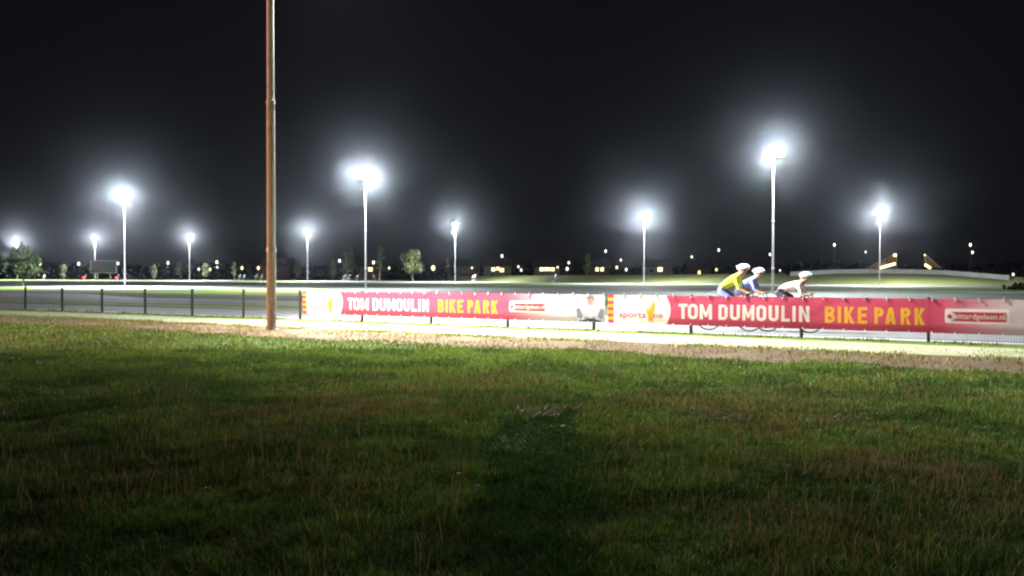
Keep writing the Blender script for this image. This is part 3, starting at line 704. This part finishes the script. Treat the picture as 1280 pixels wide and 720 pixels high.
def bicycle(loc, rz, label, fm, detail=True, red=False, group=None):
    t = thing('racing_bicycle', label, 'bicycle', loc, rz, group or 'racing bicycles ridden on the track')
    J = dict(bb=(-.09, 0, .27), st=(-.23, 0, .80), ht=(.33, 0, .84), hb=(.36, 0, .70), ra=(-.5, 0, .34), fa=(.5, 0, .34))
    bm = bmesh.new()
    for a, b, r in (('bb', 'st', .017), ('st', 'ht', .018), ('bb', 'hb', .022), ('ht', 'hb', .022)): tube(bm, J[a], J[b], r, n=8)
    for s in (-1, 1):
        y = s * .06
        tube(bm, (-.09, y * .5, .27), (-.5, y, .34), .010, n=6); tube(bm, (-.22, y * .3, .77), (-.5, y, .34), .009, n=6)
    tube(bm, (-.23, 0, .80), (-.26, 0, .93), .014, n=8)
    obj('frame', bm, M[fm], t)
    bm = bmesh.new()
    for s in (-1, 1): tube(bm, (.36, s * .04, .70), (.5, s * .06, .34), .013, .010, n=6)
    box(bm, (.365, 0, .705), (.05, .11, .04)); obj('fork', bm, M[fm], t)
    for ax in (-.5, .5):
        bm = bmesh.new(); torus(bm, (ax, 0, .34), .315, .010, n=36); 
        for k in range(20):
            a = k * 2 * PI / 20; tube(bm, (ax, .02 * (-1) ** k, .34), (ax + .31 * math.cos(a), 0, .34 + .31 * math.sin(a)), .0016, n=3, caps=False)
        tube(bm, (ax, -.05, .34), (ax, .05, .34), .018, n=10)
        wh = obj('wheel', bm, M['rim'], t)
        bm = bmesh.new(); torus(bm, (ax, 0, .34), .3300, .0125, n=40, k=8); obj('tyre', bm, M['tyre'], wh, smooth=True)
    bm = bmesh.new(); tube(bm, (.33, 0, .86), (.42, 0, .90), .015, n=8); tube(bm, (.42, -.2, .90), (.42, .2, .90), .014, n=8)
    for s in (-1, 1):
        pts = [(.42, s * .2, .90), (.50, s * .205, .91), (.54, s * .21, .86), (.52, s * .21, .80), (.44, s * .21, .77)]
        for a, b in zip(pts, pts[1:]): tube(bm, a, b, .014, n=6)
        tube(bm, (.50, s * .205, .91), (.55, s * .205, .97), .016, .012, n=6)
    obj('handlebar', bm, M['black'], t)
    bm = bmesh.new(); vs = ball(bm, (-.28, 0, .945), (.14, .065, .025), 12, 6)
    for v in vs:
        if v.co.x > -.28: v.co.y *= max(.35, 1 - (v.co.x + .28) * 5)
    obj('saddle', bm, M['black'], t, smooth=True)
    bm = bmesh.new(); torus(bm, (-.09, -.06, .27), .095, .006, n=24, k=5)
    tube(bm, (-.09, -.08, .27), (.07, -.09, .22), .012, n=6); tube(bm, (-.09, .08, .27), (-.25, .09, .32), .012, n=6)
    tube(bm, (-.09, -.08, .27), (-.09, .08, .27), .016, n=8)
    box(bm, (.07, -.13, .22), (.08, .07, .015)); box(bm, (-.25, .13, .32), (.08, .07, .015)); obj('crank', bm, M['rim'], t)
    if red:
        bm = bmesh.new(); ball(bm, (-.36, 0, .84), .34 if not detail else .03, 10, 6); obj('rear_lamp', bm, M['red_lamp'], t)
    return t
def skinned(V, E, reg, sub=1):
    me = bpy.data.meshes.new('skeleton'); names = list(V); idx = {n: i for i, n in enumerate(names)}
    me.from_pydata([V[n][0] for n in names], [(idx[a], idx[b]) for a, b in E], [])
    o = link(bpy.data.objects.new('skeleton', me)); md = o.modifiers.new('s', 'SKIN'); md.use_smooth_shade = True
    lay = me.skin_vertices[0].data
    for i, n in enumerate(names):
        r = V[n][1]; lay[i].radius = r if hasattr(r, '__len__') else (r, r); lay[i].use_root = (n == 'pelvis')
    sb = o.modifiers.new('d', 'SUBSURF'); sb.levels = sub; sb.render_levels = sub
    bpy.context.view_layer.update()
    out = bpy.data.meshes.new_from_object(o.evaluated_get(bpy.context.evaluated_depsgraph_get()))
    bpy.data.objects.remove(o); out.materials.clear()
    segs = [(Vector(V[a][0]), Vector(V[b][0]), reg.get((a, b), 0)) for a, b in E]
    for p in out.polygons:
        c = p.center; best = (9, 0)
        for a, b, m in segs:
            ab = b - a; t_ = max(0, min(1, (c - a).dot(ab) / ab.length_squared)); d = (c - a - ab * t_).length
            if d < best[0]: best = (d, m)
        p.material_index = best[1]; p.use_smooth = True
    return out
body_cache = {}
def rider(loc, rz, label, jersey, shorts, helm, shoe, lean=0.0, scale=1.0, low=0.0, turn=0.0):
    t = thing('person', label, 'cyclist', loc, rz, 'cyclists on the track')
    t.scale = (scale,) * 3
    key = round(low, 2)
    hd = Vector((.36 + low * .4, 0, 1.47 - low))
    if key not in body_cache:
        sh = Vector((.18 + low * .5, 0, 1.29 - low * .9)); ch = Vector((.06 + low * .3, 0, 1.21 - low * .5))
        V = {'pelvis': ((-.24, 0, 1.02), (.15, .12)), 'waist': ((-.10, 0, 1.12 - low * .15), (.135, .11)), 'chest': (tuple(ch), (.16, .125)), 'neckb': (tuple(sh + Vector((.04, 0, .02))), (.12, .08)),
             'neck': (tuple((sh + hd) / 2 + Vector((.01, 0, .0))), .055), 'head': (tuple(hd - Vector((.01, 0, .02))), (.075, .085)), 'crown': (tuple(hd + Vector((.01, 0, .07))), (.07, .08)), 'chin': (tuple(hd + Vector((.05, 0, -.07))), .045)}
        E = [('pelvis', 'waist'), ('waist', 'chest'), ('chest', 'neckb'), ('neckb', 'neck'), ('neck', 'head'), ('head', 'crown'), ('head', 'chin')]
        reg = {('pelvis', 'waist'): 1, ('waist', 'chest'): 1, ('chest', 'neckb'): 1}
        for s, n in ((-1, 'r'), (1, 'l')):
            V['sh' + n] = (tuple(sh + Vector((.0, s * .17, -.01))), .065); V['ua' + n] = (tuple(sh + Vector((.07, s * .195, -.12))), .052)
            V['el' + n] = ((.29 + low * .3, s * .21, 1.03 - low * .5), .042); V['fa' + n] = ((.40, s * .205, .97 - low * .2), .034); V['wr' + n] = ((.48, s * .205, .93), .025); V['ha' + n] = ((.53, s * .205, .945), (.028, .036))
            V['f1' + n] = ((.565, s * .225, .925), .013); V['f2' + n] = ((.56, s * .195, .915), .013); V['f3' + n] = ((.545, s * .17, .935), .012)
            E += [('neckb', 'sh' + n), ('sh' + n, 'ua' + n), ('ua' + n, 'el' + n), ('el' + n, 'fa' + n), ('fa' + n, 'wr' + n), ('wr' + n, 'ha' + n), ('ha' + n, 'f1' + n), ('ha' + n, 'f2' + n), ('ha' + n, 'f3' + n)]
            reg[('neckb', 'sh' + n)] = 1; reg[('sh' + n, 'ua' + n)] = 1; reg[('ua' + n, 'el' + n)] = 1
            V['hip' + n] = ((-.22, s * .10, .97), .10)
            kn = (.17, s * .11, .70) if s < 0 else (.10, s * .11, .86)
            mid = tuple((Vector(V['hip' + n][0]) + Vector(kn)) / 2)
            ank = (.03, s * .11, .33) if s < 0 else (-.28, s * .11, .45)
            V['th' + n] = (mid, .082); V['kn' + n] = (kn, .058); V['cf' + n] = (tuple(Vector(kn).lerp(Vector(ank), .4) + Vector((-.02, 0, 0))), .055); V['an' + n] = (ank, .033)
            V['to' + n] = (tuple(Vector(ank) + Vector((.10, 0, -.075))), .03)
            E += [('pelvis', 'hip' + n), ('hip' + n, 'th' + n), ('th' + n, 'kn' + n), ('kn' + n, 'cf' + n), ('cf' + n, 'an' + n), ('an' + n, 'to' + n)]
            reg[('pelvis', 'hip' + n)] = 2; reg[('hip' + n, 'th' + n)] = 2; reg[('th' + n, 'kn' + n)] = 2
        body_cache[key] = skinned(V, E, reg)
    me = body_cache[key].copy()
    for m in ('skin', jersey, shorts): me.materials.append(M[m])
    o = link(bpy.data.objects.new('body', me)); o.parent = t
    # head details: nose and ears
    bm = bmesh.new(); tube(bm, hd + Vector((.075, 0, -.005)), hd + Vector((.10, 0, -.03)), .010, .016, 6)
    for s in (-1, 1): ball(bm, hd + Vector((-.005, s * .082, -.02)), (.02, .010, .03), 8, 6)
    obj('nose', bm, M['skin'], o)
    # helmet with ridges
    bm = bmesh.new(); c = hd + Vector((-.01, 0, .055))
    vs = ball(bm, c, (.145, .105, .095), 20, 12)
    dele = [v for v in bm.verts if v.co.z < c.z - .025 - (.03 if v.co.x < c.x else 0)]
    bmesh.ops.delete(bm, geom=dele, context='VERTS')
    for yy in (-.055, 0, .055):
        prev = None
        for k in range(9):
            a = math.radians(12 + k * 19.5); q = c + Vector((.152 * math.cos(a), yy, (.10 if yy == 0 else .088) * math.sin(a) + .004))
            if prev is not None: tube(bm, prev, q, .014, n=6)
            prev = q
    he = obj('helmet', bm, M[helm], t, smooth=True)
    sd = he.modifiers.new('thick', 'SOLIDIFY'); sd.thickness = .012
    for s, ank in ((-1, Vector((.03, -.11, .33))), (1, Vector((-.28, .11, .45)))):
        bm = bmesh.new(); v = ball(bm, ank + Vector((.06, 0, -.065)), (.135, .048, .042), 14, 8)
        for q in v:
            if q.co.z < ank.z - .085: q.co.z = ank.z - .085
        bmesh.ops.rotate(bm, cent=ank, matrix=Matrix.Rotation(.25, 3, 'Y'), verts=v)
        tube(bm, ank + Vector((0, 0, -.04)), ank + Vector((0, 0, .03)), .045, .04, 10)
        obj('shoe', bm, M[shoe], t, smooth=True)
    return t
trk = ang   # the riders follow the fence line towards the right
def put(px, base_y, dz=0): g = ground(px, base_y, .012); return g
# three near riders
A = put(911, 413.5); Bp = put(931, 409.5); Cc = put(985, 415.5)
for loc, lab_p, lab_b, jer, sho, hel, shoe, fm, low, sc_ in (
    (A, 'cyclist in a bright yellow jersey and white helmet leaning forward', 'racing bicycle under the cyclist in the bright yellow jersey', 'hivis', 'blue', 'helmet', 'shoe_y', 'frame_w', 0.0, 1.03),
    (Bp, 'cyclist in a blue jersey and white helmet just ahead of the yellow jersey', 'racing bicycle under the cyclist in the blue jersey', 'blue', 'navy', 'helmet', 'shoe_w', 'frame_d', .04, 1.0),
    (Cc, 'cyclist in a pale pinkish white jersey riding ahead right of the tall mast', 'racing bicycle under the cyclist in the pale jersey', 'palepink', 'navy', 'helmet_teal', 'shoe_w', 'frame_w', .15, 1.0)):
    rider(loc, trk, lab_p, jer, sho, hel, shoe, low=low, scale=sc_)
    b = bicycle(loc, trk, lab_b, fm); b.scale = (sc_,) * 3
far_r = [
 (55, 349.8, 'white', 'helmet', 0, 'distant rider in white just right of the round tree', 0),
 (106, 351.2, 'white', 'helmet', 1, 'distant rider in white with a red rear lamp left of the billboard foot', 0),
 (147, 351.2, 'navy', 'helmet', 1, 'distant dark rider with a bright red rear lamp beside the tall left mast', 1),
 (298.5, 351.8, 'cyan', 'helmet', 0, 'left one of two distant cyan riders close together', 0),
 (304, 351.6, 'cyan', 'helmet_teal', 0, 'right one of two distant cyan riders close together', 0),
 (319, 352.2, 'white', 'helmet', 0, 'distant rider in white left of the pink rider by the near mast', 0),
 (326, 352.0, 'pink', 'helmet', 0, 'distant rider in pink just left of the near mast', 0),
 (430, 352.0, 'white', 'helmet', 0, 'distant white rider under the broad dim tree', 0),
 (436, 351.8, 'navy', 'helmet', 0, 'distant dark rider right behind the white one under the broad tree', 0),
 (446, 352.0, 'white', 'helmet_teal', 0, 'distant white rider just left of the brightest mast pole', 0),
 (468.5, 352.0, 'white', 'helmet', 0, 'distant white rider right of the brightest mast pole', 0),
 (592, 352.4, 'white', 'helmet', 0, 'distant rider in white right of the mid distance mast', 0),
 (692, 354.2, 'blue', 'helmet', 0, 'distant rider in blue and white between the lit house and the narrow tree', 0),
]
for x, by, jer, hel, red, lab, _ in far_r:
    g = ground(x, by, .02); rz = random.choice((0, .15, -.2, PI))
    if red: rz = 1.2
    r_ = rider(g, rz, lab, jer, 'navy', hel, 'shoe_w'); r_['group'] = 'distant riders on the far track'
    bicycle(g, rz, 'racing bicycle under the ' + lab.replace('distant ', 'far ') if len(lab.split()) < 12 else 'racing bicycle of the ' + ' '.join(lab.replace('distant ', 'far ').split()[:11]), 'frame_d', detail=not red, red=bool(red), group='racing bicycles of the distant riders')

# ------------------------------------------------------------ grass in the field (uncountable)
M['grass'] = bpy.data.materials.new('grass_blades'); m = M['grass']; m.use_nodes = True; nt = m.node_tree
b = nt.nodes['Principled BSDF']; b.inputs['Roughness'].default_value = .6; b.inputs['Specular IOR Level'].default_value = .2
va = nt.nodes.new('ShaderNodeVertexColor'); va.layer_name = 'tint'; nt.links.new(va.outputs[0], b.inputs['Base Color'])
tr = nt.nodes.new('ShaderNodeBsdfTranslucent'); nt.links.new(va.outputs[0], tr.inputs['Color'])
mx = nt.nodes.new('ShaderNodeMixShader'); mx.inputs[0].default_value = .3
nt.links.new(b.outputs[0], mx.inputs[1]); nt.links.new(tr.outputs[0], mx.inputs[2]); nt.links.new(mx.outputs[0], nt.nodes['Material Output'].inputs['Surface'])
_p = rng.random((64, 64, 8))
def vn(x, y, f, k):
    X = x * f + 100.3 * (k + 1); Y = y * f + 57.7 * (k + 1); xi = np.floor(X).astype(int); yi = np.floor(Y).astype(int); fx = X - xi; fy = Y - yi
    fx = fx * fx * (3 - 2 * fx); fy = fy * fy * (3 - 2 * fy); P = _p[:, :, k % 8]
    g = lambda a, b: P[(xi + a) % 64, (yi + b) % 64]
    return g(0, 0) * (1 - fx) * (1 - fy) + g(1, 0) * fx * (1 - fy) + g(0, 1) * (1 - fx) * fy + g(1, 1) * fx * fy
def blades(name, x, y, h, wd, tint, lean=.5, z0=0.0):
    n = len(x); a = rng.random(n) * 2 * PI; la = rng.random(n) * 2 * PI; ln = (rng.random(n) * lean) * h
    cx, sy = np.cos(a) * wd / 2, np.sin(a) * wd / 2; lx, ly = np.cos(la) * ln, np.sin(la) * ln
    V = np.zeros((n, 5, 3))
    V[:, 0] = np.stack([x - cx, y - sy, np.full(n, z0)], 1); V[:, 1] = np.stack([x + cx, y + sy, np.full(n, z0)], 1)
    V[:, 2] = np.stack([x + cx * .8 + lx * .35, y + sy * .8 + ly * .35, z0 + h * .55], 1); V[:, 3] = np.stack([x - cx * .8 + lx * .35, y - sy * .8 + ly * .35, z0 + h * .55], 1)
    V[:, 4] = np.stack([x + lx, y + ly, z0 + h], 1)
    me = bpy.data.meshes.new(name); me.vertices.add(n * 5); me.vertices.foreach_set('co', V.reshape(-1))
    base = (np.arange(n) * 5)[:, None]
    li = np.concatenate([base + np.array([[0, 1, 2, 3]]), base + np.array([[3, 2, 4]])], 1).reshape(-1)
    me.loops.add(n * 7); me.loops.foreach_set('vertex_index', li.astype(np.int32))
    me.polygons.add(n * 2)
    ls = (np.arange(n) * 7)[:, None] + np.array([[0, 4]]); me.polygons.foreach_set('loop_start', ls.reshape(-1).astype(np.int32))
    at_ = me.color_attributes.new('tint', 'FLOAT_COLOR', 'POINT')
    col = np.repeat(np.concatenate([tint, np.ones((n, 1))], 1), 5, axis=0); at_.data.foreach_set('color', col.reshape(-1))
    me.update(calc_edges=True); me.validate()
    o = obj(name, me, M['grass']); struct(o, 'stuff'); return o
def scatter(n, y0, y1, half=.70):
    y = y0 + (y1 - y0) * rng.random(n * 2); x = (rng.random(n * 2) * 2 - 1) * (half * y1 + 1)
    k = np.abs(x) < half * y + 1.0; return x[k], y[k]
GREEN = np.array([.085, .175, .022]); DGREEN = np.array([.022, .052, .014]); YEL = np.array([.225, .235, .055]); BROWN = np.array([.22, .14, .055]); STRAW = np.array([.34, .26, .13])
def field(n, y0, y1, hs, ws):
    x, y = scatter(n, y0, y1)
    d = (x - FA.x) * FN.x + (y - FA.y) * FN.y
    edge_n = vn(x, y, .9, 0) * 1.2 + vn(x, y, 3., 1) * .5 + .45
    keep = (d < -4.6 - edge_n + .8)
    x, y, d = x[keep], y[keep], d[keep]
    jit = rng.normal(0, .05, len(x)) + (vn(x, y, 4, 5) - .5) * .25; streak = (x > -.22 + jit) & (x < .34 + .03 * y + jit) & (y < 7.9 + 1.6 * (vn(x, y, 3, 5) - .3) + rng.normal(0, .3, len(x)))  # mask of the dark strip, a cast shadow put into blade tint and height
    u = vn(x, y, .45, 2) * .6 + vn(x, y, 2.1, 3) * .4; r = rng.random(len(x))
    dry = np.clip((u - .50) * 2.4 * np.clip((13 - y) / 5, .12, 1) + np.clip((9 - y) / 3, 0, 1) * .08, 0, .6) * (1 - streak * .9)
    tint = np.where((r < .35)[:, None], YEL, GREEN) * (.6 + .8 * rng.random((len(x), 1)))
    k = vn(x, y, 1.3, 4) > .55; tint[k] = tint[k] * .55 + DGREEN * .45
    br = (rng.random(len(x)) < dry * .6); tint[br] = (BROWN if True else 0) * (.5 + .9 * rng.random((br.sum(), 1)))
    tint[streak] = (DGREEN * .8 + GREEN * .35) * (.5 + .8 * rng.random((streak.sum(), 1)))
    h = hs * (.4 + .9 * rng.random(len(x))) * (.40 + .75 * vn(x, y, 2.6, 6) + .5 * vn(x, y, 7.5, 1) * vn(x, y, 5, 3) * 2); h[streak] *= .8
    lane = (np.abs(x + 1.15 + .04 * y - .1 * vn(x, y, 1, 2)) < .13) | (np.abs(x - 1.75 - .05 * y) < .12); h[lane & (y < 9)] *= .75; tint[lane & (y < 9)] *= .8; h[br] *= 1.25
    w_ = ws * (.6 + .8 * rng.random(len(x)))
    return x, y, h, w_, tint
def patch(n, cx, cy, rx, ry):
    a = rng.random(n) * 2 * PI; q = np.sqrt(rng.random(n)); x = cx + rx * q * np.cos(a); y = cy + ry * q * np.sin(a)
    k = vn(x, y, 2.2, 4) > .40; return x[k], y[k]
for cx, cy, rx, ry in ((.35, 8.25, .95, .30), (2.5, 7.9, .9, .25)):
    x, y = patch(2200, cx, cy, rx, ry); k = rng.random(len(x)) < .25; x, y = x[k], y[k]; blades('fallen_straw', x, y, .018 + .03 * rng.random(len(x)), np.full(len(x), .012), STRAW * (.25 + .5 * rng.random((len(x), 1))), 3.5, .03)
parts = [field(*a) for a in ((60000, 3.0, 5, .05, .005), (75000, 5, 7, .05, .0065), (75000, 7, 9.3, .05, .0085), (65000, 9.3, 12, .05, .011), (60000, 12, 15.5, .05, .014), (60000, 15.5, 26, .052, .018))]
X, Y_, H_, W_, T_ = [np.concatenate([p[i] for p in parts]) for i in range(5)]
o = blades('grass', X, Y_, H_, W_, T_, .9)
# tall dry stems
x, y = scatter(7000, 3.0, 11.5); k = (vn(x, y, .8, 7) > .42) & ~((x > -.25) & (x < .4 + .03 * y) & (y < 8.6)); x, y = x[k], y[k]
blades('dry_stems', x, y, .10 + .11 * rng.random(len(x)), np.full(len(x), .004), BROWN * 1.15 * (.5 + .9 * rng.random((len(x), 1))), .35)
# straw and weeds on the soil and along the gravel
s = rng.random(26000) * 62 - 12; d = -5.9 + 3.4 * rng.random(len(s)); q = FA.x + FD.x * s + FN.x * d; qy = FA.y + FD.y * s + FN.y * d
k = vn(q, qy, 1.1, 2) > .35; q, qy = q[k], qy[k]; r = rng.random(len(q)); tn = np.where((r < .6)[:, None], STRAW * .8, BROWN) * (.5 + .9 * rng.random((len(q), 1))); g_ = rng.random(len(q)) < .22; tn[g_] = GREEN
blades('dry_grass', q, qy, .03 + .06 * rng.random(len(q)), np.full(len(q), .014), tn, 1.4, .002)
def weed_row(name, d0, sd, n, hh, tints):
    s = rng.random(n) * 70 - 15; d = d0 + rng.normal(0, sd, n); q = FA.x + FD.x * s + FN.x * d; qy = FA.y + FD.y * s + FN.y * d
    k = vn(q, qy, 1.7, 5) > .38; q, qy = q[k], qy[k]
    tn = np.array(tints)[rng.integers(0, len(tints), len(q))] * (.6 + .8 * rng.random((len(q), 1)))
    blades(name, q, qy, hh * (.4 + rng.random(len(q))), np.full(len(q), .013), tn, .8, .008)
weed_row('weeds', -.02, .09, 16000, .07, [GREEN, DGREEN, YEL, YEL])
weed_row('fringe_grass', -2.95, .22, 22000, .055, [GREEN, YEL * 1.3, YEL])
weed_row('path_weeds', -1.5, .75, 6000, .04, [YEL * 1.4, STRAW, GREEN])
# small pale litter and a stone in the grass
for (px, py, sz, nm, lab) in ((704, 532, .022, 'stone', 'small pale stone at the head of the dark strip'), (574, 591, .016, 'litter', 'small white scrap of paper in the grass left of the dark strip'), (597, 606, .013, 'litter', 'second tiny white scrap lying right of the first in the grass')):
    g = ground(px, py, .05); g.z = .045; bm = bmesh.new(); bmesh.ops.create_icosphere(bm, subdivisions=2, radius=1)
    for v in bm.verts: v.co = Vector((v.co.x * sz, v.co.y * sz * .7, v.co.z * sz * .45)) * (1 + .3 * noise.noise(v.co * 2 + Vector((px, 0, 0))))
    o = obj(nm, bm, M['paint'], smooth=False); o.location = g; tag(o, lab, nm)

# ------------------------------------------------------------ haze
bm = bmesh.new(); box(bm, (-20, 240, 14), (900, 560, 30))
hz = obj('haze', bm, bpy.data.materials.new('haze')); struct(hz, 'stuff')
m = hz.data.materials[0]; m.use_nodes = True; nt = m.node_tree; nt.nodes.remove(nt.nodes['Principled BSDF'])
pv = nt.nodes.new('ShaderNodeVolumePrincipled'); pv.inputs['Color'].default_value = (.78, .87, 1.0, 1); pv.inputs['Density'].default_value = .00018; pv.inputs['Anisotropy'].default_value = .975
nt.links.new(pv.outputs[0], nt.nodes['Material Output'].inputs['Volume'])

# ------------------------------------------------------------ night sky, camera, output
w = bpy.data.worlds.new('World'); sc.world = w; w.use_nodes = True; nt = w.node_tree
bg = nt.nodes['Background']; sky = nt.nodes.new('ShaderNodeTexSky'); sky.sky_type = 'NISHITA'; sky.sun_disc = False
sky.sun_elevation = math.radians(-4); sky.sun_rotation = math.radians(200)
mxw = nt.nodes.new('ShaderNodeMix'); mxw.data_type = 'RGBA'; mxw.inputs[0].default_value = .97; mxw.inputs[7].default_value = (.42, .44, .56, 1)
nt.links.new(sky.outputs[0], mxw.inputs[6]); nt.links.new(mxw.outputs[2], bg.inputs['Color']); bg.inputs['Strength'].default_value = .0005
cam = bpy.data.cameras.new('Camera'); co = link(bpy.data.objects.new('Camera', cam)); sc.camera = co
cam.sensor_width = 36; cam.lens = 36 * F / 1280; cam.clip_end = 3000; cam.clip_start = .05
co.location = (0, 0, HC); co.rotation_euler = (PI / 2 - PITCH, 0, 0)
vs = sc.view_settings; vs.view_transform = 'Standard'; vs.look = 'None'; vs.exposure = 4.0; vs.gamma = 1; vs.use_curve_mapping = False
sc.cycles.filter_width = 2.2; sc.cycles.max_bounces = 4; sc.cycles.diffuse_bounces = 2; sc.cycles.volume_bounces = 0; sc.cycles.transparent_max_bounces = 4
sc.cycles.use_denoising = True; sc.cycles.use_light_tree = True; sc.cycles.sample_clamp_indirect = 2.0
